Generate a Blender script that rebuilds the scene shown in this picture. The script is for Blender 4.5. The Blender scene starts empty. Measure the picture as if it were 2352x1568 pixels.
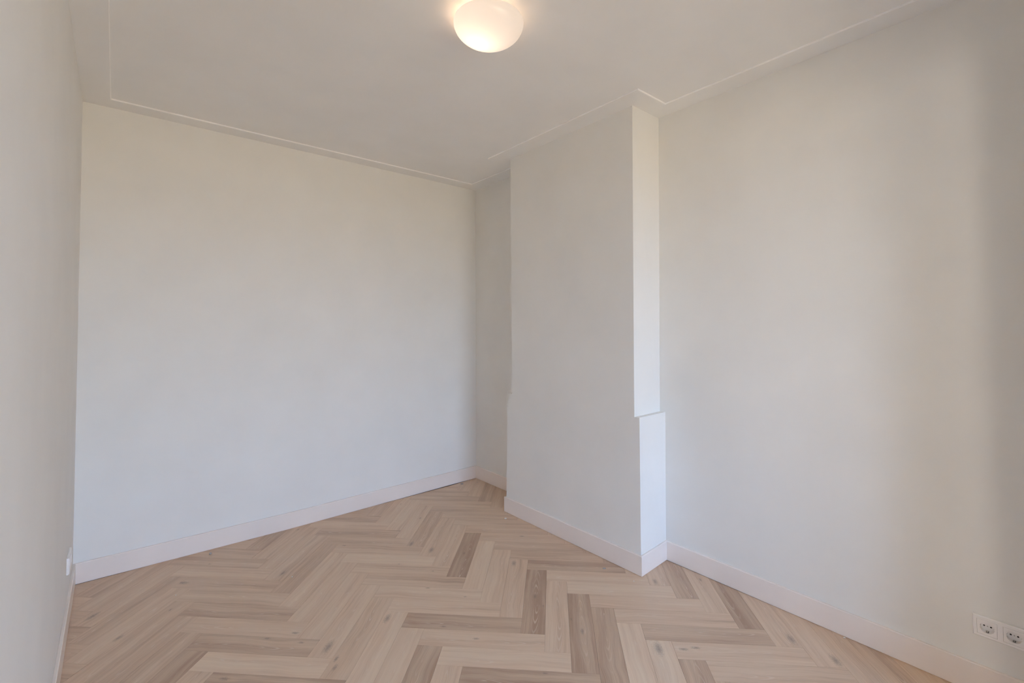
import bpy, bmesh, math, random
from mathutils import Vector, Matrix

scene = bpy.context.scene
COL = scene.collection

# ------------------------------------------------------------------ camera
CAM = dict(loc=(-2.590799, -3.621266, 1.442822), yaw=0.699810, pitch=0.0285957, roll=-0.0053888,
           f=1067.0255, py=717.9096)
cd = bpy.data.cameras.new('camera')
cam = bpy.data.objects.new('camera', cd)
COL.objects.link(cam)
_y, _p, _r = CAM['yaw'], CAM['pitch'], CAM['roll']
fw = Vector((math.sin(_y)*math.cos(_p), math.cos(_y)*math.cos(_p), math.sin(_p)))
r0 = Vector((math.cos(_y), -math.sin(_y), 0)); u0 = r0.cross(fw)
rt = math.cos(_r)*r0 + math.sin(_r)*u0
up = -math.sin(_r)*r0 + math.cos(_r)*u0
M = Matrix((rt, up, -fw)).transposed().to_4x4()
M.translation = Vector(CAM['loc'])
cam.matrix_world = M
cd.sensor_fit = 'HORIZONTAL'
cd.sensor_width = 36.0
cd.lens = CAM['f']/2352*36.0
cd.shift_y = (CAM['py']-784)/2352
cd.clip_start = 0.01
scene.camera = cam

# ------------------------------------------------------------------ view
vs = scene.view_settings
scene.display_settings.display_device = 'sRGB'
vs.view_transform = 'Standard'
vs.look = 'None'
vs.gamma = 1.0
vs.use_curve_mapping = False
vs.exposure = 0.0
cy = scene.cycles
cy.use_denoising = True
cy.max_bounces = 24
cy.diffuse_bounces = 16
cy.glossy_bounces = 8
cy.transmission_bounces = 8
cy.transparent_max_bounces = 16
cy.sample_clamp_indirect = 6.0
cy.caustics_reflective = False
cy.caustics_refractive = False

# ------------------------------------------------------------------ daylight
SKY, HORIZON, GROUND, DAY = (0.36, 0.56, 1.0), (0.62, 0.78, 1.10), (0.47, 0.385, 0.295), 14.9
world = bpy.data.worlds.new('sky')
scene.world = world
world.use_nodes = True
wn, wl = world.node_tree.nodes, world.node_tree.links
wn.clear()
o_ = wn.new('ShaderNodeOutputWorld'); bg = wn.new('ShaderNodeBackground')
tc = wn.new('ShaderNodeTexCoord'); sx = wn.new('ShaderNodeSeparateXYZ'); cr = wn.new('ShaderNodeValToRGB')
mr = wn.new('ShaderNodeMapRange'); mr.inputs['From Min'].default_value = -1; mr.inputs['From Max'].default_value = 1
e = cr.color_ramp.elements
e[0].position = 0.47; e[0].color = (*GROUND, 1)
e[1].position = 0.53; e[1].color = (*HORIZON, 1)
k = e.new(0.8); k.color = (*SKY, 1)
wl.new(tc.outputs['Generated'], sx.inputs[0]); wl.new(sx.outputs['Z'], mr.inputs['Value'])
wl.new(mr.outputs[0], cr.inputs[0]); wl.new(cr.outputs[0], bg.inputs['Color'])
bg.inputs['Strength'].default_value = DAY
wl.new(bg.outputs[0], o_.inputs[0])

sd = bpy.data.lights.new('sun', 'SUN'); sd.energy = 96.0; sd.angle = 0.0093; sd.color = (1.0, 0.93, 0.82)
sun = bpy.data.objects.new('sun', sd); COL.objects.link(sun)
sun.rotation_euler = Vector((-0.60, -0.30, -0.74)).to_track_quat('-Z', 'Y').to_euler()   # high, from behind the house: it never enters the room

# ------------------------------------------------------------------ materials
class NT:
    """small node-graph writer"""
    def __init__(s, name):
        s.m = bpy.data.materials.new(name); s.m.use_nodes = True
        s.t = s.m.node_tree; s.n = s.t.nodes; s.n.clear()
        s.out = s.n.new('ShaderNodeOutputMaterial')
    def put(s, sock, v):
        if isinstance(v, bpy.types.NodeSocket): s.t.links.new(v, sock)
        elif v is not None:
            if isinstance(v, (tuple, list)) and len(v) == 3 and sock.type == 'RGBA': v = (*v, 1)
            sock.default_value = v
    def math(s, op, a, b=None, c=None, clamp=False):
        n = s.n.new('ShaderNodeMath'); n.operation = op; n.use_clamp = clamp
        for i, v in enumerate((a, b, c)): s.put(n.inputs[i], v)
        return n.outputs[0]
    def vmath(s, op, a, b=None):
        n = s.n.new('ShaderNodeVectorMath'); n.operation = op
        s.put(n.inputs[0], a); s.put(n.inputs[1], b)
        return n.outputs['Value'] if op in ('LENGTH', 'DISTANCE', 'DOT_PRODUCT') else n.outputs[0]
    def comb(s, x, y, z):
        n = s.n.new('ShaderNodeCombineXYZ')
        for i, v in enumerate((x, y, z)): s.put(n.inputs[i], v)
        return n.outputs[0]
    def sep(s, v):
        n = s.n.new('ShaderNodeSeparateXYZ'); s.put(n.inputs[0], v); return n.outputs
    def noise(s, v, scale, detail=2, rough=0.5, dist=0.0):
        n = s.n.new('ShaderNodeTexNoise'); s.put(n.inputs['Vector'], v)
        n.inputs['Scale'].default_value = scale; n.inputs['Detail'].default_value = detail
        n.inputs['Roughness'].default_value = rough; n.inputs['Distortion'].default_value = dist
        return n.outputs['Fac']
    def rng(s, v, a, b, c, d, smooth=False):
        n = s.n.new('ShaderNodeMapRange'); s.put(n.inputs['Value'], v)
        if smooth: n.interpolation_type = 'SMOOTHSTEP'
        for q, w in zip(('From Min', 'From Max', 'To Min', 'To Max'), (a, b, c, d)): s.put(n.inputs[q], w)
        return n.outputs[0]
    def mix(s, f, a, b, blend='MIX'):
        n = s.n.new('ShaderNodeMix'); n.data_type = 'RGBA'; n.blend_type = blend
        s.put(n.inputs[0], f); s.put(n.inputs[6], a); s.put(n.inputs[7], b)
        return n.outputs[2]
    def attr(s, name, which='Fac'):
        n = s.n.new('ShaderNodeAttribute'); n.attribute_type = 'OBJECT'; n.attribute_name = name
        return n.outputs[which]
    def coord(s, which='Object'):
        return s.n.new('ShaderNodeTexCoord').outputs[which]
    def pos(s): return s.n.new('ShaderNodeNewGeometry').outputs['Position']
    def bump(s, h, strength, dist):
        n = s.n.new('ShaderNodeBump'); s.put(n.inputs['Height'], h)
        n.inputs['Strength'].default_value = strength; n.inputs['Distance'].default_value = dist
        return n.outputs[0]
    def bsdf(s, color, rough, normal=None, **kw):
        n = s.n.new('ShaderNodeBsdfPrincipled')
        s.put(n.inputs['Base Color'], color); s.put(n.inputs['Roughness'], rough)
        if normal is not None: s.put(n.inputs['Normal'], normal)
        for q, v in kw.items(): s.put(n.inputs[q], v)
        s.t.links.new(n.outputs[0], s.out.inputs['Surface'])
        return n

def paint(name, col, rough, bump=0.0, scale=260.0, spec=0.5, mottle=0.02):
    g = NT(name)
    p = g.pos()
    m = g.noise(p, 3.0, 3)
    c = g.mix(g.rng(m, 0.3, 0.7, 0, 1), tuple(x*(1-mottle) for x in col), tuple(min(1, x*(1+mottle)) for x in col))
    nrm = g.bump(g.noise(p, scale, 3), bump, 0.001) if bump else None
    g.bsdf(c, rough, nrm, **{'Specular IOR Level': spec})
    return g.m

WALL = paint('wall_paint', (0.82, 0.812, 0.785), 0.75, 0.12, 240)
CEIL = paint('ceiling_paint', (0.86, 0.86, 0.855), 0.9, 0.08, 200)
TRIM = paint('trim_paint', (0.82, 0.805, 0.785), 0.42, 0.03, 120)
BASE = paint('baseboard_satin', (0.865, 0.795, 0.745), 0.16, 0.02, 90)
LIT_EDGE = paint('lit_edge_paint', (0.96, 0.955, 0.95), 0.4)  # whiter than the ceiling to paint in the light on the border's step
PLASTIC = paint('socket_plastic', (0.90, 0.88, 0.87), 0.4, 0.0, mottle=0.0)
DARK = paint('socket_hole', (0.015, 0.014, 0.013), 0.6, 0.0, mottle=0.0)
PLASTER = paint('plaster_crumb', (0.85, 0.84, 0.82), 0.9, 0.0)
MORTAR = paint('grey_crumb', (0.42, 0.41, 0.41), 0.9, 0.0)
UNDER = paint('underlay', (0.10, 0.075, 0.055), 0.9, 0.0)
BAYFLOOR = paint('bay_floor_wood', (0.46, 0.335, 0.255), 0.5, 0.0)
FRAME = paint('window_frame_paint', (0.80, 0.80, 0.80), 0.35, 0.0)
g = NT('steel'); g.bsdf((0.55, 0.54, 0.52), 0.3, Metallic=1.0); STEEL = g.m

def glass_mat():
    g = NT('pane_glass')
    a = g.n.new('ShaderNodeBsdfTransparent'); a.inputs[0].default_value = (0.94, 0.96, 0.95, 1)
    b = g.n.new('ShaderNodeBsdfGlossy'); b.inputs['Roughness'].default_value = 0.02
    fr = g.n.new('ShaderNodeFresnel'); fr.inputs[0].default_value = 1.45
    mx = g.n.new('ShaderNodeMixShader')
    g.t.links.new(fr.outputs[0], mx.inputs[0]); g.t.links.new(a.outputs[0], mx.inputs[1]); g.t.links.new(b.outputs[0], mx.inputs[2])
    g.t.links.new(mx.outputs[0], g.out.inputs[0])
    return g.m
GLASS = glass_mat()

def opal_mat():
    g = NT('opal_glass')
    tr = g.n.new('ShaderNodeBsdfTranslucent'); tr.inputs[0].default_value = (0.58, 0.65, 0.76, 1)
    df = g.n.new('ShaderNodeBsdfDiffuse'); df.inputs[0].default_value = (0.9, 0.88, 0.85, 1)
    gl = g.n.new('ShaderNodeBsdfGlossy'); gl.inputs['Roughness'].default_value = 0.25
    m1 = g.n.new('ShaderNodeMixShader'); m1.inputs[0].default_value = 0.45
    m2 = g.n.new('ShaderNodeMixShader'); m2.inputs[0].default_value = 0.04
    L = g.t.links.new
    L(tr.outputs[0], m1.inputs[1]); L(df.outputs[0], m1.inputs[2])
    L(m1.outputs[0], m2.inputs[1]); L(gl.outputs[0], m2.inputs[2]); L(m2.outputs[0], g.out.inputs[0])
    return g.m
OPAL = opal_mat()

def oak_mat():
    g = NT('oak_plank')
    co = g.coord('Object')
    x, y, _ = g.sep(co)
    seed = g.attr('seed'); tone = g.attr('tone')
    so = g.math('MULTIPLY', seed, 37.0)
    # knots bend the grain around themselves
    bend = None; knots = None
    for nm in ('knot_a', 'knot_b'):
        kx, ky, kr = g.sep(g.attr(nm, 'Vector'))
        dx = g.math('SUBTRACT', x, kx); dy = g.math('SUBTRACT', y, ky)
        wob = g.math('MULTIPLY', g.math('SUBTRACT', g.noise(co, 150, 3, 0.7), 0.5), 1.5)
        d = g.math('DIVIDE', g.vmath('LENGTH', g.comb(g.math('MULTIPLY', dx, 0.42), dy, 0)), kr)
        dn = g.math('ADD', d, wob)
        kn = g.rng(dn, -0.1, 1.0, 1, 0, True)
        knots = kn if knots is None else g.math('MAXIMUM', knots, kn)
        fall = g.math('EXPONENT', g.math('MULTIPLY', g.math('MULTIPLY', d, d), -0.10))
        bd = g.math('MULTIPLY', g.math('MULTIPLY', fall, kr), g.math('MULTIPLY', g.math('SIGN', dy), 0.55))
        bend = bd if bend is None else g.math('ADD', bend, bd)
    yb = g.math('SUBTRACT', y, bend)
    slow = g.noise(g.comb(g.math('MULTIPLY', x, 3.0), so, 0), 1.6, 2)
    yw = g.math('ADD', yb, g.math('MULTIPLY', g.math('SUBTRACT', slow, 0.5), 0.035))
    # fine pores
    fine = g.noise(g.comb(g.math('MULTIPLY', x, 7.0), g.math('MULTIPLY', yw, 420.0), so), 1.0, 3, 0.6)
    streak = g.noise(g.comb(g.math('MULTIPLY', x, 1.6), g.math('MULTIPLY', yw, 55.0), so), 1.0, 3, 0.55)
    broad = g.noise(g.comb(g.math('MULTIPLY', x, 1.3), g.math('MULTIPLY', yw, 16.0), so), 1.0, 2, 0.5)
    # cathedral figure
    cx0 = g.math('MULTIPLY', g.math('SUBTRACT', g.math('FRACT', g.math('MULTIPLY', seed, 7.13)), 0.5), 0.5)
    cy0 = g.math('MULTIPLY', g.math('SUBTRACT', g.math('FRACT', g.math('MULTIPLY', seed, 3.71)), 0.5), 0.05)
    px = g.math('MULTIPLY', g.math('SUBTRACT', x, cx0), 0.085)
    pyy = g.math('SUBTRACT', yw, cy0)
    rad = g.vmath('LENGTH', g.comb(px, pyy, 0))
    jit = g.noise(g.comb(g.math('MULTIPLY', x, 12.0), g.math('MULTIPLY', yw, 40.0), so), 1.0, 2)
    ph = g.math('ADD', g.math('MULTIPLY', rad, 1050.0), g.math('MULTIPLY', jit, 5.0))
    ring = g.rng(g.math('SINE', ph), 0.45, 1.0, 0, 1, True)
    zone = g.rng(rad, 0.016, 0.034, 1, 0, True)
    ringm = g.math('MULTIPLY', g.math('MULTIPLY', ring, zone),
                   g.rng(g.noise(g.comb(g.math('MULTIPLY', x, 9.0), g.math('MULTIPLY', y, 20.0), so), 1.0, 2), 0.35, 0.65, 0, 1))
    # colour
    t = g.math('ADD', g.math('MULTIPLY', tone, 0.5), 0.5)
    t = g.math('ADD', t, g.math('MULTIPLY', g.math('SUBTRACT', broad, 0.5), 0.95))
    t = g.math('ADD', t, g.math('MULTIPLY', g.math('SUBTRACT', streak, 0.5), 0.85))
    t = g.math('ADD', t, g.math('MULTIPLY', g.math('SUBTRACT', fine, 0.5), 0.80))
    ramp = g.n.new('ShaderNodeValToRGB'); el = ramp.color_ramp.elements
    el[0].position = 0.0; el[0].color = OAK_D
    el[1].position = 1.0; el[1].color = OAK_L
    q = el.new(0.5); q.color = OAK_M
    g.put(ramp.inputs[0], g.math('ADD', g.math('MULTIPLY', t, 0.8), 0.1, clamp=True))
    c = ramp.outputs[0]
    # faint green-grey / pink drift from print
    c = g.mix(g.rng(broad, 0.35, 0.7, 0.0, 0.28), c, OAK_G)
    c = g.mix(g.math('MULTIPLY', ringm, 0.52), c, (0.74, 0.62, 0.50, 1))
    c = g.mix(g.math('MULTIPLY', knots, 0.72), c, (0.25, 0.19, 0.15, 1))
    rough = g.rng(fine, 0.3, 0.7, 0.42, 0.55)
    g.bsdf(c, rough, g.bump(fine, 0.12, 0.0006), **{'Specular IOR Level': 0.4})
    return g.m
OAK_D, OAK_M, OAK_L, OAK_G = (0.405, 0.268, 0.184, 1), (0.645, 0.465, 0.328, 1), (0.79, 0.615, 0.45, 1), (0.61, 0.48, 0.35, 1)
OAK = oak_mat()

# ------------------------------------------------------------------ mesh helpers
def link(name, bm, mat, parent=None, smooth=False, recalc=True):
    if recalc: bmesh.ops.recalc_face_normals(bm, faces=bm.faces)
    me = bpy.data.meshes.new(name); bm.to_mesh(me); bm.free()
    me.materials.append(mat)
    if smooth: me.polygons.foreach_set('use_smooth', [True]*len(me.polygons))
    o = bpy.data.objects.new(name, me); COL.objects.link(o)
    if parent: o.parent = parent
    return o

def tag(o, label=None, cat=None, group=None, kind=None):
    for k_, v in (('label', label), ('category', cat), ('group', group), ('kind', kind)):
        if v: o[k_] = v
    return o

def hexa(bm, b, t):
    """prism between two vertex loops"""
    vb = [bm.verts.new(v) for v in b]; vt = [bm.verts.new(v) for v in t]
    n = len(vb)
    bm.faces.new(vb[::-1]); bm.faces.new(vt)
    for i in range(n):
        bm.faces.new((vb[i], vb[(i+1) % n], vt[(i+1) % n], vt[i]))

def prism(bm, poly, z0, z1):
    hexa(bm, [(x, y, z0) for x, y in poly], [(x, y, z1) for x, y in poly])

def box(bm, x0, x1, y0, y1, z0, z1):
    prism(bm, [(x0, y0), (x1, y0), (x1, y1), (x0, y1)], z0, z1)

def lathe(bm, prof, seg=64, cap0=False):
    rings = []
    for r, z in prof:
        if r < 1e-6: rings.append([bm.verts.new((0, 0, z))])
        else: rings.append([bm.verts.new((r*math.cos(2*math.pi*i/seg), r*math.sin(2*math.pi*i/seg), z)) for i in range(seg)])
    for a, b in zip(rings, rings[1:]):
        for i in range(seg):
            j = (i+1) % seg
            if len(a) == 1: bm.faces.new((a[0], b[i], b[j]))
            elif len(b) == 1: bm.faces.new((a[i], a[j], b[0]))
            else: bm.faces.new((a[i], a[j], b[j], b[i]))

# ------------------------------------------------------------------ plan of the room (metres; far right corner near the origin)
H, DROP = 2.7583, 0.0080            # underside of the ceiling border, and how far it hangs below the ceiling
HC = H + DROP
def XL(y): return -2.7785 - 0.0073*y
def XR(y):
    P = [(0.05, 0.0242), (-2.0, 0.0100), (-3.36, -0.0055), (-6.0, -0.030)]
    for (ya, xa), (yb, xb) in zip(P, P[1:]):
        if y >= yb: return xa + (xb-xa)*(y-ya)/(yb-ya)
    return P[-1][1]
YB_L, YB_M, YB_R = 0.013, -0.004, 0.029
OPEN0, OPEN1 = -3.575, -3.70       # the wide opening towards the window bay behind the camera
YF = -5.40                          # window wall
T = 0.12

# floor ------------------------------------------------------------------
bm = bmesh.new()
prism(bm, [(XL(-3.70), -3.70), (XR(-3.70), -3.70), (XR(0.05), 0.05), (XL(0.05), 0.05)], -0.12, -0.004)
floor = tag(link('floor', bm, UNDER), 'herringbone oak floor of the empty room', kind='structure')
bm = bmesh.new()
prism(bm, [(XL(YF), YF), (XR(YF), YF), (XR(-3.70), -3.70), (XL(-3.70), -3.70)], -0.12, 0.0)
link('bay_floor', bm, BAYFLOOR, floor)

W_, S2 = 0.115, math.sqrt(2)
TONE = { ('V', 1, 0):-1,('V', 5, 0):-0.9,('V', 7, 0):-0.9,('V', 8, 0):-0.7,('H', 5, 0):-0.75,('V', 6, -1):-0.95,('H', 8, 0):-0.85,('H', 5, 1):-0.6,('V', 7, 1):-0.8,('V', 9, 1):-0.95,('H', 10, 1):-0.5,('V', -6, -1):-0.8,('H', 4, -1):-0.6,('V', 3, -1):-0.15,('V', 2, -2):-0.6,('H', 2, -1):-0.45,('H', 0, -1):-0.3,('H', 3, -1):0.6,('V', 2, 0):0.5,('V', 3, 0):0.2,('V', -1, -1):0.4,('V', 4, -1):0.55,('H', 7, 0):0.4,('V', 9, 0):0.8,('V', 11, 0):-0.4,('V', 10, 0):0.5,('H', 6, 1):0.35,('H', 0, 0):0.5,('H', 7, 1):0.4,('V', 6, 0):0.3,('H', 4, 0):0.3,('V', 7, -1):0.3,('V', -1, 0):0,('V', 2, -1):0.35,('V', -4, 1):-0.4,('V', 0, -2):-0.1,('V', 12, 1):-0.2,('V', 10, 1):0,('H', 9, 1):0.2,('H', 11, 1):0.1,('H', -1, -1):-0.2,('V', -2, 0):-0.25,('V', -4, -2):0.1,('H', -5, -1):-0.2,('H', 12, 1):-0.15 }
KNOT = { ('V', -4, -2):[(-0.21, 0.021, 0.022)],('V', -2, -2):[(-0.121, -0.032, 0.016)],('H', -2, -1):[(-0.268, -0.003, 0.02)],('V', -1, -2):[(0.216, 0.018, 0.007)],('V', -3, -1):[(-0.208, -0.011, 0.016)],('V', 4, -1):[(0.233, 0.033, 0.022)],('V', 2, -1):[(-0.218, -0.003, 0.026)],('H', 2, -1):[(0.211, 0.031, 0.009), (0.038, 0.046, 0.009)],('V', 3, -1):[(-0.172, 0.041, 0.012), (-0.223, 0.023, 0.012)],('H', 4, -1):[(-0.217, 0.026, 0.014)],('H', 1, -1):[(0.262, -0.022, 0.012)],('V', -5, 0):[(0.075, -0.013, 0.008)],('V', -3, 0):[(0.044, -0.021, 0.01)],('V', -2, 0):[(-0.252, 0.037, 0.022)],('V', -1, 0):[(-0.209, -0.004, 0.024)],('V', 1, 0):[(-0.007, 0.008, 0.01)],('V', 4, 0):[(0.238, 0.026, 0.02)],('H', 0, 0):[(0.082, -0.054, 0.006)],('H', 1, 0):[(0.194, -0.003, 0.006)],('H', 3, 0):[(-0.019, 0.051, 0.008), (0.203, -0.015, 0.006)],('V', 5, 0):[(0.016, 0.0, 0.012), (-0.065, -0.045, 0.006)],('H', 5, 0):[(-0.087, -0.036, 0.009)],('V', 7, 0):[(-0.021, -0.002, 0.014), (0.067, 0.046, 0.006)],('V', 10, 0):[(0.233, 0.011, 0.028)],('H', 11, 1):[(-0.246, 0.007, 0.013), (-0.19, 0.021, 0.013)],('H', 8, 0):[(0.062, 0.045, 0.007)],('V', 10, 1):[(-0.231, -0.033, 0.022)],('V', 11, 1):[(-0.245, -0.039, 0.024)],('V', 6, 1):[(-0.248, 0.021, 0.018)] }

def clip(poly, a, b):
    """keep the part of poly left of the line a->b"""
    out = []
    def side(p): return (b[0]-a[0])*(p[1]-a[1]) - (b[1]-a[1])*(p[0]-a[0])
    for i in range(len(poly)):
        p, q = poly[i], poly[(i+1) % len(poly)]
        sp, sq = side(p), side(q)
        if sp >= 0: out.append(p)
        if (sp >= 0) != (sq >= 0):
            k_ = sp/(sp-sq); out.append((p[0]+(q[0]-p[0])*k_, p[1]+(q[1]-p[1])*k_))
    return out

def area(p): return 0.5*sum(p[i][0]*p[(i+1) % len(p)][1]-p[(i+1) % len(p)][0]*p[i][1] for i in range(len(p)))
XC, YCF, YCN = -0.273, -0.786, -2.016
G_ = 0.006
main = [(XL(OPEN1)+G_, OPEN1+.001), (XC, OPEN1+.001), (XC, -0.002), (XL(0)+G_, -0.002)]
alcove = [(XC, YCF+G_), (XR(YCF)-G_, YCF+G_), (XR(0)-G_, 0.02), (XC, -0.001)]
bayR = [(XC, OPEN1+.001), (XR(-3.6)-G_, OPEN1+.001), (XR(-3.36)-G_, -3.36), (XR(-2.0)-G_, -1.9993-G_), (XC, -2.0138-G_)]
def inside(poly, region):
    for i in range(len(region)):
        poly = clip(poly, region[i], region[(i+1) % len(region)])
        if len(poly) < 3: return []
    return poly if area(poly) > 2e-4 else []

rnd = random.Random(11)
GAP = 0.00035
full_mesh = None
def plank_obj(key, mesh, cx, cy, ang):
    o = bpy.data.objects.new('plank', mesh); COL.objects.link(o)
    o.parent = floor; o.location = (cx, cy, 0); o.rotation_euler = (0, 0, ang)
    o['tone'] = float(TONE.get(key, rnd.uniform(-0.3, 0.3)))
    o['seed'] = rnd.random()
    kn = list(KNOT.get(key, []))
    if not kn and key not in TONE and rnd.random() < 0.15:
        kn = [(rnd.uniform(-.25, .25), rnd.uniform(-.045, .045), rnd.uniform(.005, .011))]
    while len(kn) < 2: kn.append((9.0, 9.0, 0.01))
    o['knot_a'] = [float(v) for v in kn[0]]; o['knot_b'] = [float(v) for v in kn[1]]
    return o

for i in range(-30, 34):
    for j in range(-12, 13):
        for kind in 'VH':
            if kind == 'V':
                uc, vc, ang = (i+5*j+.5-.04)*W_, (-i+5*j-2.5-8.9)*W_, math.pi/4
            else:
                uc, vc, ang = (i+5*j-2.5-.04)*W_, (-i+5*j-4.5-8.9)*W_, -math.pi/4
            cx, cy_ = (uc+vc)/S2, (vc-uc)/S2
            if not (-3.2 < cx < 0.5 and -4.1 < cy_ < 0.4): continue
            hl, hw = 2.5*W_-GAP, .5*W_-GAP
            ca, sa = math.cos(ang), math.sin(ang)
            wpt = lambda lx, ly: (cx+lx*ca-ly*sa, cy_+lx*sa+ly*ca)
            poly = [wpt(-hl, -hw), wpt(hl, -hw), wpt(hl, hw), wpt(-hl, hw)]
            parts = [q for q in (inside(poly, r_) for r_ in (main, alcove, bayR)) if q]
            if not parts: continue
            tot = sum(area(q) for q in parts)
            if tot > area(poly)*0.9999:
                if full_mesh is None:
                    bm = bmesh.new()
                    c_ = 0.0005
                    hexa(bm, [(-hl, -hw, -.004), (hl, -hw, -.004), (hl, hw, -.004), (-hl, hw, -.004)],
                         [(-hl, -hw, -c_), (hl, -hw, -c_), (hl, hw, -c_), (-hl, hw, -c_)])
                    top = [f for f in bm.faces if all(abs(v.co.z+c_) < 1e-7 for v in f.verts)]
                    r_ = bmesh.ops.inset_region(bm, faces=top, thickness=0.0006, depth=0)
                    for v in top[0].verts: v.co.z = 0
                    bmesh.ops.recalc_face_normals(bm, faces=bm.faces)
                    full_mesh = bpy.data.meshes.new('plank'); bm.to_mesh(full_mesh); bm.free()
                    full_mesh.materials.append(OAK)
                plank_obj((kind, i, j), full_mesh, cx, cy_, ang)
            else:
                bm = bmesh.new()
                for q in parts:
                    lq = []
                    for X, Y in q:
                        dx, dy = X-cx, Y-cy_
                        lq.append((dx*ca+dy*sa, -dx*sa+dy*ca))
                    prism(bm, lq, -.004, 0)
                bmesh.ops.recalc_face_normals(bm, faces=bm.faces)
                me = bpy.data.meshes.new('plank'); bm.to_mesh(me); bm.free(); me.materials.append(OAK)
                plank_obj((kind, i, j), me, cx, cy_, ang)

# walls ------------------------------------------------------------------
def wall_run(bm, pts, out, z0, z1, pts_top=None):
    """wall through plan points; 'out' is the outward thickness vector"""
    pt = pts_top or pts
    for a, b, at, bt in zip(pts, pts[1:], pt, pt[1:]):
        hexa(bm, [(*a, z0), (*b, z0), (b[0]+out[0], b[1]+out[1], z0), (a[0]+out[0], a[1]+out[1], z0)],
             [(*at, z1), (*bt, z1), (bt[0]+out[0], bt[1]+out[1], z1), (at[0]+out[0], at[1]+out[1], z1)])

def clean(bm):
    """weld the strips of one wall and drop the faces shut between them"""
    bmesh.ops.remove_doubles(bm, verts=bm.verts, dist=1e-5)
    seen = {}
    for f in bm.faces: seen.setdefault(frozenset(v.index for v in f.verts), []).append(f)
    bad = [f for fs in seen.values() if len(fs) > 1 for f in fs]
    bmesh.ops.delete(bm, geom=bad, context='FACES_ONLY')

def wall_with_hole(name, X, out, ys, hole, label):
    """side wall along Y with the recess boxes of a double socket cut out of it"""
    bm = bmesh.new()
    hy0, hy1, hz0, hz1 = hole
    for a, b in zip(ys, ys[1:]):
        if abs(a-hy1) < 1e-6 and abs(b-hy0) < 1e-6:
            for z0, z1 in ((-.12, hz0), (hz1, HC)):
                wall_run(bm, [(X(a), a), (X(b), b)], out, z0, z1)
            k_ = math.copysign(.035, out[0])                       # the socket box is closed at its back
            wall_run(bm, [(X(a)+k_, a), (X(b)+k_, b)], (out[0]-k_, 0), hz0, hz1)
        else:
            for z0, z1 in ((-.12, hz0), (hz0, hz1), (hz1, HC)):
                wall_run(bm, [(X(a), a), (X(b), b)], out, z0, z1)
    bm.verts.index_update(); bmesh.ops.remove_doubles(bm, verts=bm.verts, dist=1e-5); bm.verts.index_update()
    clean(bm)
    return tag(link(name, bm, WALL), label, kind='structure')

SR = (-3.3600, 0.2670)      # right socket: left edge y, centre z
SL = (-0.3400, 0.2910)      # left-wall socket: far edge y, centre z
PW, PH = 0.151, 0.079
wall_with_hole('wall_right', XR, (T, 0), [YB_R, -0.8, -2.0, -3.36+0.0, SR[0]-.0175, SR[0]-PW+.0175, OPEN0, YF],
               (SR[0]-PW+.0175, SR[0]-.0175, SR[1]-.021, SR[1]+.021), 'white painted right wall running past the chimney breast')
wall_with_hole('wall_left', XL, (-T, 0), [YB_L, SL[0]-.0175, SL[0]-PW+.0175, -2.0, -3.82],
               (SL[0]-PW+.0175, SL[0]-.0175, SL[1]-.021, SL[1]+.021), 'white painted wall at the left edge')
bm = bmesh.new()
wall_run(bm, [(XL(0)-T, YB_L), (XL(0), YB_L), (-1.66, -0.006), (XR(0), YB_R), (XR(0)+T, YB_R)], (0, T), -.12, HC,
         [(XL(0)-T, YB_L), (XL(0), YB_L), (-1.66, 0.014), (XR(0), YB_R), (XR(0)+T, YB_R)])
bmesh.ops.remove_doubles(bm, verts=bm.verts, dist=1e-5); bm.verts.index_update(); clean(bm)
tag(link('wall_back', bm, WALL), 'wide white back wall facing the viewer', kind='structure')

# window wall and bay behind the camera
WX0, WX1, WZ0, WZ1 = -2.55, -0.60, 0.30, 2.50
bm = bmesh.new()
x0, x1 = XL(YF), XR(YF)
box(bm, x0-T, WX0, YF-.25, YF, -.12, HC); box(bm, WX1, x1+T, YF-.25, YF, -.12, HC)
box(bm, WX0, WX1, YF-.25, YF, -.12, WZ0); box(bm, WX0, WX1, YF-.25, YF, WZ1, HC)
tag(link('wall_front', bm, WALL), 'white wall with the wide window behind the viewer', kind='structure')
win = bpy.data.objects.new('window_1', None); COL.objects.link(win)
win.location = ((WX0+WX1)/2, YF-.16, WZ0)
tag(win, 'wide window behind the viewer that lights the room', kind='structure')
def local(o, bm):
    bmesh.ops.translate(bm, verts=bm.verts, vec=-Vector(o.location))
bm = bmesh.new()
ya, yb = YF-.20, YF-.13
for a in (WX0, WX0+.647, WX0+1.293, WX1-.06): box(bm, a, a+.06, ya, yb, WZ0, WZ1)
for a in (WZ0, WZ1-.06):
    for p0, p1 in ((WX0+.06, WX0+.647), (WX0+.707, WX0+1.293), (WX0+1.353, WX1-.06)): box(bm, p0, p1, ya, yb, a, a+.06)
local(win, bm); link('window_frame', bm, FRAME, win)
for p0, p1 in ((WX0+.06, WX0+.647), (WX0+.707, WX0+1.293), (WX0+1.353, WX1-.06)):
    bm = bmesh.new(); box(bm, p0, p1, YF-.168, YF-.162, WZ0+.06, WZ1-.06); local(win, bm); link('pane', bm, GLASS, win)

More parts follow.
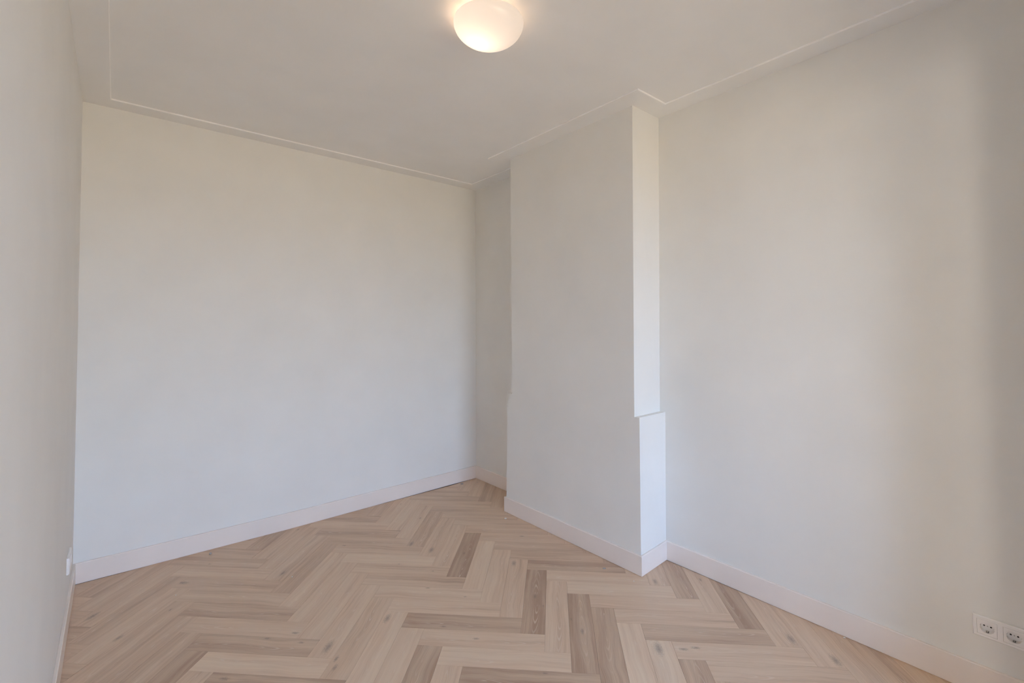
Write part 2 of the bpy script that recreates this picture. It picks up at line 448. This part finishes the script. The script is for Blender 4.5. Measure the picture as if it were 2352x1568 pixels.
# the bay's left side: a second window, added unseen to light the right wall
SY0, SY1, SZ0 = -5.25, -4.50, 0.85
xl = XL(-4.6)
bm = bmesh.new()
for y0_, y1_, z0_, z1_ in ((YF, SY0, -.12, HC), (SY1, -3.82, -.12, HC), (SY0, SY1, -.12, SZ0), (SY0, SY1, WZ1, HC)):
    box(bm, xl-T, xl, y0_, y1_, z0_, z1_)
tag(link('wall_bay', bm, WALL), 'white side wall of the window bay behind the viewer', kind='structure')
win2 = bpy.data.objects.new('window_added', None); COL.objects.link(win2)
win2.location = (xl-.07, (SY0+SY1)/2, SZ0)
tag(win2, 'unseen side window added to the bay to light the right wall', kind='structure')
bm = bmesh.new()
for a in (SY0, SY1-.05): box(bm, xl-.11, xl-.05, a, a+.05, SZ0, WZ1)
for a in (SZ0, WZ1-.05): box(bm, xl-.11, xl-.05, SY0+.05, SY1-.05, a, a+.05)
local(win2, bm); link('window_frame', bm, FRAME, win2)
bm = bmesh.new(); box(bm, xl-.083, xl-.077, SY0+.05, SY1-.05, SZ0+.05, WZ1-.05); local(win2, bm); link('pane', bm, GLASS, win2)

# wall added out of view to bounce warm sunlight through the side window
bm = bmesh.new(); box(bm, -5.6, -5.3, -9.0, 0.0, -.6, 7.5)
tag(link('wall_bounce', bm, paint('bounce_render', (0.72, 0.60, 0.47), 0.9)), 'unseen beige wall added outside to bounce warm sunlight in', kind='structure')

# unseen pier added to shade the right wall's end, and header of the opening
bm = bmesh.new()
prism(bm, [(-0.31, OPEN0), (-0.31, OPEN1), (XR(OPEN1), OPEN1), (XR(OPEN0), OPEN0)], 0.0, HC)
tag(link('wall_shade_pier', bm, WALL), 'unseen short white pier added to shade the right wall beside the sockets', kind='structure')
bm = bmesh.new()
prism(bm, [(XL(OPEN0), OPEN0), (XL(OPEN1), OPEN1), (-0.31, OPEN1), (-0.31, OPEN0)], 2.46, HC)
tag(link('wall_header', bm, WALL), 'white lintel over the opening behind the viewer', kind='structure')

# chimney breast -----------------------------------------------------------
# upper shaft and the slightly wider foot below it, one plastered body with a ledge on each side
CV = dict(Utf=(-.2540, -.8365, HC), Utn=(-.2672, -1.9900, HC), Ubf=(-.2718, -.8645, .9200), Ubn=(-.2720, -1.9790, .9030),
          Ltf=(-.2718, -.8065, .9185), Ltn=(-.2722, -2.0149, .9048), Lbf=(-.2730, -.788, 0), Lbn=(-.2735, -2.0138, 0),
          WUtf=(XR(-.84), -.8365, HC), WUtn=(XR(-1.99), -1.9915, HC), WUbf=(XR(-.86), -.8645, .9200), WUbn=(XR(-1.97), -1.9703, .9025),
          WLtf=(XR(-.8), -.8065, .9185), WLtn=(XR(-2.01), -2.0085, .9030), WLbf=(XR(-.79), -.788, 0), WLbn=(XR(-2.0), -1.9993, 0))
bm = bmesh.new()
cv = {k_: bm.verts.new(v) for k_, v in CV.items()}
for names in ('Utf Utn Ubn Ubf', 'Ltf Ubf Ubn Ltn Lbn Lbf', 'Utn WUtn WUbn Ubn', 'Ubn WUbn WLtn Ltn', 'Ltn WLtn WLbn Lbn',
              'Utf Ubf WUbf WUtf', 'Ubf Ltf WLtf WUbf', 'Ltf Lbf WLbf WLtf', 'WUtf WUbf WUbn WUtn', 'WUbf WLtf WLbf WLbn WLtn WUbn',
              'Utf WUtf WUtn Utn', 'Lbf Lbn WLbn WLbf'):
    bm.faces.new([cv[k_] for k_ in names.split()])
tag(link('wall_chimney', bm, WALL), 'white chimney breast with a wider foot, projecting from the right wall', kind='structure')

# ceiling ------------------------------------------------------------------
bm = bmesh.new()
prism(bm, [(XL(YF)-T, YF-.25), (XR(YF)+T, YF-.25), (XR(0)+T, YB_R+T), (XL(0)-T, YB_R+T)], HC, HC+.12)
tag(link('ceiling', bm, CEIL), 'white plastered ceiling', kind='structure')

# lowered border running round the ceiling
y_f = OPEN0+.12
O_ = [(XL(OPEN0), OPEN0), (XL(0), YB_L), (XR(0), YB_R), (XR(-.8365), -.8365), (-.2540, -.8365), (-.2672, -1.9900),
      (XR(-1.99), -1.9915), (XR(-3.36), -3.36), (XR(OPEN0), OPEN0)]
I_ = [(-2.632, y_f), (-2.6555, -.114), (-.1103, -.1038), (-.112, -.7305), (-.3912, -.7305), (-.3951, -2.1176),
      (-.1222, -2.1207), (-.1287, -3.36), (-.1296, y_f)]
segs = [((0, 1), 'left'), ((1, 2), 'back'), ((2, 3), 'alcove side'), ((3, 4, 5, 6), 'chimney breast'), ((6, 7, 8), 'right wall'), ((8, 0), 'opening behind the viewer')]
for n_, (ix, where) in enumerate(segs, 1):
    bm = bmesh.new()
    for a, b in zip(ix, ix[1:]):
        c_ = 0.0008
        Oa, Ob, Ia, Ib = O_[a], O_[b], I_[a], I_[b]
        # inner edge eased a little
        def toward(p, q, d):
            v = Vector((q[0]-p[0], q[1]-p[1])); L = v.length
            return (p[0]+v.x/L*d, p[1]+v.y/L*d)
        Ja, Jb = toward(Ia, Oa, c_), toward(Ib, Ob, c_)
        vs_ = [bm.verts.new(v) for v in ((*Oa, HC), (*Oa, H), (*Ja, H), (*Ia, H+c_*.6), (*Ia, HC),
                                         (*Ob, HC), (*Ob, H), (*Jb, H), (*Ib, H+c_*.6), (*Ib, HC))]
        bm.faces.new(vs_[:5]); bm.faces.new(vs_[5:][::-1])
        for q in range(5):
            r_ = (q+1) % 5
            bm.faces.new((vs_[q], vs_[5+q], vs_[5+r_], vs_[r_]))
    bmesh.ops.remove_doubles(bm, verts=bm.verts, dist=1e-6)
    tr_ = tag(link('trim_%d' % n_, bm, CEIL), 'flat white ceiling border along the %s' % where, kind='structure')
    # slim strip on the border's inner edge, its lit brightness put into whiter paint
    bm = bmesh.new()
    ring_ = []
    for a in ix:
        v = Vector((O_[a][0]-I_[a][0], O_[a][1]-I_[a][1]))
        v = -v/max(abs(v.x), abs(v.y))*.0035
        p_, q_ = Vector(I_[a]), Vector(I_[a])+v
        ring_.append([bm.verts.new((*p_, H+.0002)), bm.verts.new((*(p_+v*.6), H+.0002)), bm.verts.new((*q_, H+.0018)), bm.verts.new((*q_, HC)), bm.verts.new((*p_, HC))])
    for A_, B_ in zip(ring_, ring_[1:]):
        for q in range(5): bm.faces.new((A_[q], B_[q], B_[(q+1) % 5], A_[(q+1) % 5]))
    bm.faces.new(ring_[0]); bm.faces.new(ring_[-1][::-1])
    link('lit_edge', bm, LIT_EDGE, tr_)

# baseboards ---------------------------------------------------------------
BT, BH = 0.0126, 0.1153
path = [(XL(OPEN0), OPEN0), (XL(0), YB_L-.0), (-1.66, -.006), (XR(0), YB_R), (XR(-.788), -.788), (-.2730, -.788), (-.2735, -2.0138),
        (XR(-2.0), -1.9993), (XR(-3.36), -3.36), (XR(OPEN0), OPEN0)]
def off(i, d):
    """point i of the wall path moved d into the room (room on the right-hand side of the path)"""
    def nrm(a, b):
        v = Vector((b[0]-a[0], b[1]-a[1])).normalized(); return Vector((v.y, -v.x))
    p = Vector(path[i])
    if i == 0: return p + nrm(path[0], path[1])*d
    if i == len(path)-1: return p + nrm(path[-2], path[-1])*d
    n1, n2 = nrm(path[i-1], path[i]), nrm(path[i], path[i+1])
    m = (n1+n2)
    return p + m*(d/(1+n1.dot(n2)))
prof = [(0.0005, 0), (BT-.004, 0), (BT-.004, .003), (BT, .003), (BT, BH-.003), (BT-.0025, BH), (0.0005, BH)]
for ix, nm, lab in (((0, 1), 'left', 'low white baseboard along the left wall'),
                    ((1, 2, 3), 'back', 'white baseboard along the back wall'),
                    ((3, 4), 'alcove', 'short white baseboard in the alcove between back wall and chimney breast'),
                    ((4, 5, 6, 7), 'chimney', 'white baseboard wrapped round the foot of the chimney breast'),
                    ((7, 8, 9), 'right', 'white baseboard below the sockets on the right wall')):
    bm = bmesh.new()
    rings = []
    for i in ix:
        rings.append([bm.verts.new((*off(i, d), z)) for d, z in prof])
    n = len(prof)
    for a, b in zip(rings, rings[1:]):
        for q in range(n):
            bm.faces.new((a[q], b[q], b[(q+1) % n], a[(q+1) % n]))
    bm.faces.new(rings[0]); bm.faces.new(rings[-1][::-1])
    tag(link('baseboard_'+nm, bm, BASE), lab, kind='structure')

# ceiling light --------------------------------------------------------------
LX, LY, LG, LA, LC = -1.41431, -2.07980, 0.040, 0.14805, 0.08849
lamp = bpy.data.objects.new('ceiling_light', None); COL.objects.link(lamp)
lamp.location = (LX, LY, HC)
tag(lamp, 'lit round opal glass lamp with warm glow on the ceiling', 'ceiling light')
bm = bmesh.new()
pr = [(LA*math.sin(a), -LG-LC*math.cos(a)) for a in [math.pi/2*i/24 for i in range(25)]]
pr[0] = (0, pr[0][1])
pr += [(LA-.001, -LG+.004), (LA-.005, -LG+.007), (LA-.010, -LG+.008), (LA-.011, -LG+.005)]
lathe(bm, pr, 72)
link('dome', bm, OPAL, lamp, True)
bm = bmesh.new(); lathe(bm, [(0, 0), (.062, 0), (.066, -.003), (.066, -.016), (.062, -.020), (0, -.020)], 48)
link('mounting_plate', bm, FRAME, lamp)
for k_ in range(3):
    a = 2*math.pi*k_/3 + .9
    bm = bmesh.new()
    box(bm, .060, LA-.022, -.003, .003, -.0165, -.0145); box(bm, LA-.024, LA-.022, -.003, .003, -LG-.004, -.0145); box(bm, LA-.024, LA-.010, -.003, .003, -LG-.004, -LG-.002)
    bmesh.ops.rotate(bm, verts=bm.verts, cent=(0, 0, 0), matrix=Matrix.Rotation(a, 3, 'Z'))
    link('bracket', bm, FRAME, lamp)
ld = bpy.data.lights.new('bulb_light', 'POINT')
ld.energy = 1.05; ld.color = (1.0, 0.66, 0.40); ld.shadow_soft_size = 0.045
lo = bpy.data.objects.new('bulb_light', ld); COL.objects.link(lo)
lo.parent = lamp; lo.location = (-.022, .028, -.060)

# double wall sockets ---------------------------------------------------------
def socket(loc, rotz, label):
    """local x along the wall to the right, y out of the wall, z up; origin at the middle of the back of the plate"""
    t = bpy.data.objects.new('wall_socket', None); COL.objects.link(t)
    t.location = loc; t.rotation_euler = (0, 0, rotz)
    tag(t, label, 'socket', 'double white wall sockets')
    D, hw, hh, s = .0110, PW/2, PH/2, .0280
    cs = (-.0355, .0355)
    bm = bmesh.new()
    # frame with two square openings, chamfered outer edge
    xs = [-hw+.0035, cs[0]-s, cs[0]+s, cs[1]-s, cs[1]+s, hw-.0035]
    zs = [-hh+.0035, -s, s, hh-.0035]
    G = {}
    def V(x, y, z):
        k_ = (round(x, 6), round(y, 6), round(z, 6))
        if k_ not in G: G[k_] = bm.verts.new((x, y, z))
        return G[k_]
    for a in range(5):
        for b in range(3):
            if b == 1 and a in (1, 3): continue
            bm.faces.new([V(xs[a], D, zs[b]), V(xs[a], D, zs[b+1]), V(xs[a+1], D, zs[b+1]), V(xs[a+1], D, zs[b])])
    for c_ in cs:
        q = [(c_-s, -s), (c_+s, -s), (c_+s, s), (c_-s, s)]
        for (xa, za), (xb, zb) in zip(q, q[1:]+q[:1]):
            bm.faces.new([V(xa, D, za), V(xb, D, zb), V(xb, 0.003, zb), V(xa, 0.003, za)])
    # outer skirts
    o1 = [(-hw+.0035, -hh+.0035), (hw-.0035, -hh+.0035), (hw-.0035, hh-.0035), (-hw+.0035, hh-.0035)]
    o2 = [(-hw, -hh), (hw, -hh), (hw, hh), (-hw, hh)]
    xs_edge = xs
    def strip(p, q, P, Q, split):
        pts_ = [p] + split + [q]
        for a, b in zip(pts_, pts_[1:]):
            def lift(m):
                f_ = ((m[0]-p[0])*(q[0]-p[0])+(m[1]-p[1])*(q[1]-p[1]))/((q[0]-p[0])**2+(q[1]-p[1])**2)
                return (P[0]+(Q[0]-P[0])*f_, P[1]+(Q[1]-P[1])*f_)
            A, B = lift(a), lift(b)
            bm.faces.new([V(a[0], D, a[1]), V(b[0], D, b[1]), V(B[0], D-.0045, B[1]), V(A[0], D-.0045, A[1])])
            bm.faces.new([V(A[0], D-.0045, A[1]), V(B[0], D-.0045, B[1]), V(B[0], 0.0003, B[1]), V(A[0], 0.0003, A[1])])
    strip(o1[0], o1[1], o2[0], o2[1], [(x, o1[0][1]) for x in xs[1:-1]])
    strip(o1[1], o1[2], o2[1], o2[2], [(o1[1][0], z) for z in zs[1:-1]])
    strip(o1[2], o1[3], o2[2], o2[3], [(x, o1[2][1]) for x in xs[1:-1][::-1]])
    strip(o1[3], o1[0], o2[3], o2[0], [(o1[3][0], z) for z in zs[1:-1][::-1]])
    link('frame', bm, PLASTIC, t)
    for c_ in cs:
        # insert: square face with a round well
        bm = bmesh.new()
        s2, R, n = s-.0009, .0200, 48
        yf, yw_ = D-.0004, D-.0190
        sq = []; rim = []; low = []
        for i in range(n):
            a = 2*math.pi*i/n
            m = max(abs(math.cos(a)), abs(math.sin(a)))
            sq.append(bm.verts.new((s2*math.cos(a)/m, yf, s2*math.sin(a)/m)))
            rim.append(bm.verts.new((R*math.cos(a), yf, R*math.sin(a))))
            low.append(bm.verts.new((R*.965*math.cos(a), yw_, R*.965*math.sin(a))))
        skirt = [bm.verts.new((v.co.x, yf-.004, v.co.z)) for v in sq]
        for i in range(n):
            j = (i+1) % n
            bm.faces.new((sq[i], sq[j], rim[j], rim[i])); bm.faces.new((rim[i], rim[j], low[j], low[i]))
            bm.faces.new((skirt[i], skirt[j], sq[j], sq[i]))
        bm.faces.new(low)
        ins = link('insert', bm, PLASTIC, t, False)
        ins.location = (c_, 0, 0)
        def disc(name, x, z, r, y0, y1, mat, seg=16):
            b_ = bmesh.new()
            va = [b_.verts.new((x+r*math.cos(2*math.pi*i/seg), y0, z+r*math.sin(2*math.pi*i/seg))) for i in range(seg)]
            vb = [b_.verts.new((x+r*math.cos(2*math.pi*i/seg), y1, z+r*math.sin(2*math.pi*i/seg))) for i in range(seg)]
            b_.faces.new(va); b_.faces.new(vb[::-1])
            for i in range(seg): b_.faces.new((va[i], va[(i+1) % seg], vb[(i+1) % seg], vb[i]))
            return link(name, b_, mat, ins)
        for sx_ in (-1, 1): disc('pin_hole', sx_*.0095, 0, .0029, yw_-.0005, yw_+.0003, DARK)
        disc('screw', 0, 0, .0022, yw_-.0005, yw_+.0008, STEEL)
        for sz_ in (-1, 1):
            # sprung earth clip: a folded strip standing in a slot of the well's side
            z_ = sz_*.0166; tip = yw_+(.0125 if sz_ < 0 else .006)
            b_ = bmesh.new()
            box(b_, -.0021, .0021, yw_+.0003, tip, min(z_, z_+sz_*.0010), max(z_, z_+sz_*.0010))
            box(b_, -.0021, .0021, tip-.0012, tip, min(z_, z_-sz_*.0022), max(z_, z_-sz_*.0022))
            link('earth_clip', b_, STEEL, ins)
            b_ = bmesh.new()
            box(b_, -.0036, .0036, yw_-.0003, tip+.001, min(sz_*.0178, sz_*.0190), max(sz_*.0178, sz_*.0190))
            link('earth_slot', b_, DARK, ins)
        for sx_ in (-1, 1):
            b_ = bmesh.new(); box(b_, sx_*.0190-.0012, sx_*.0190+.0012, yw_, D-.002, -.0022, .0022)
            link('guide_rib', b_, PLASTIC, ins)
    return t
ysr = SR[0]-PW/2
socket((XR(ysr)-.0002, ysr, SR[1]), math.atan2(XR(SR[0]-PW)-XR(SR[0]), PW)*0 + math.pi/2 + math.atan((XR(SR[0])-XR(SR[0]-PW))/PW)*-1,
       'white double wall socket on the right wall above the baseboard')
ysl = SL[0]-PW/2
socket((XL(ysl)+.0002, ysl, SL[1]), -math.pi/2, 'white double wall socket on the left wall, seen edge-on near the far corner')

# crumbs on the floor -----------------------------------------------------------
def crumb(x, y, r, mat, label, seed, flat=0.5):
    rr = random.Random(seed)
    bm = bmesh.new()
    bmesh.ops.create_icosphere(bm, subdivisions=2, radius=r)
    for v in bm.verts:
        v.co *= rr.uniform(.75, 1.2); v.co.z *= flat; v.co.x *= 1.25
    zmin = min(v.co.z for v in bm.verts)
    for v in bm.verts: v.co.z -= zmin
    o = link('crumb', bm, mat, None, True); o.location = (x, y, 0.0); o.rotation_euler = (0, 0, rr.uniform(0, 6))
    tag(o, label, 'crumb', 'bits of plaster left on the floor')
crumb(-2.1343, -.0844, .0075, MORTAR, 'grey crumb of mortar on the floor near the middle left of the back baseboard', 1, .8)
crumb(-.1863, -.0422, .0120, MORTAR, 'flat grey flake on the floor in the far corner', 2, .35)
crumb(-.3653, -.8891, .0085, PLASTER, 'white flake on the floor by the far foot of the chimney breast', 3, .3)
crumb(-.3572, -2.0228, .0035, PLASTER, 'tiny white crumb on the floor by the near foot of the chimney breast', 4)
crumb(-.3714, -1.8244, .0085, MORTAR, 'flat grey smear of mortar on the floor in front of the chimney baseboard', 5, .12)
crumb(-1.8128, -.7123, .0034, PLASTER, 'tiny white crumb alone on the planks in front of the back wall', 6)
crumb(-2.3427, -.4979, .0030, PLASTER, 'tiny white crumb on the planks towards the left corner', 7)
crumb(-.0235, -2.9337, .0040, PLASTER, 'small white crumb against the right-hand baseboard', 8)
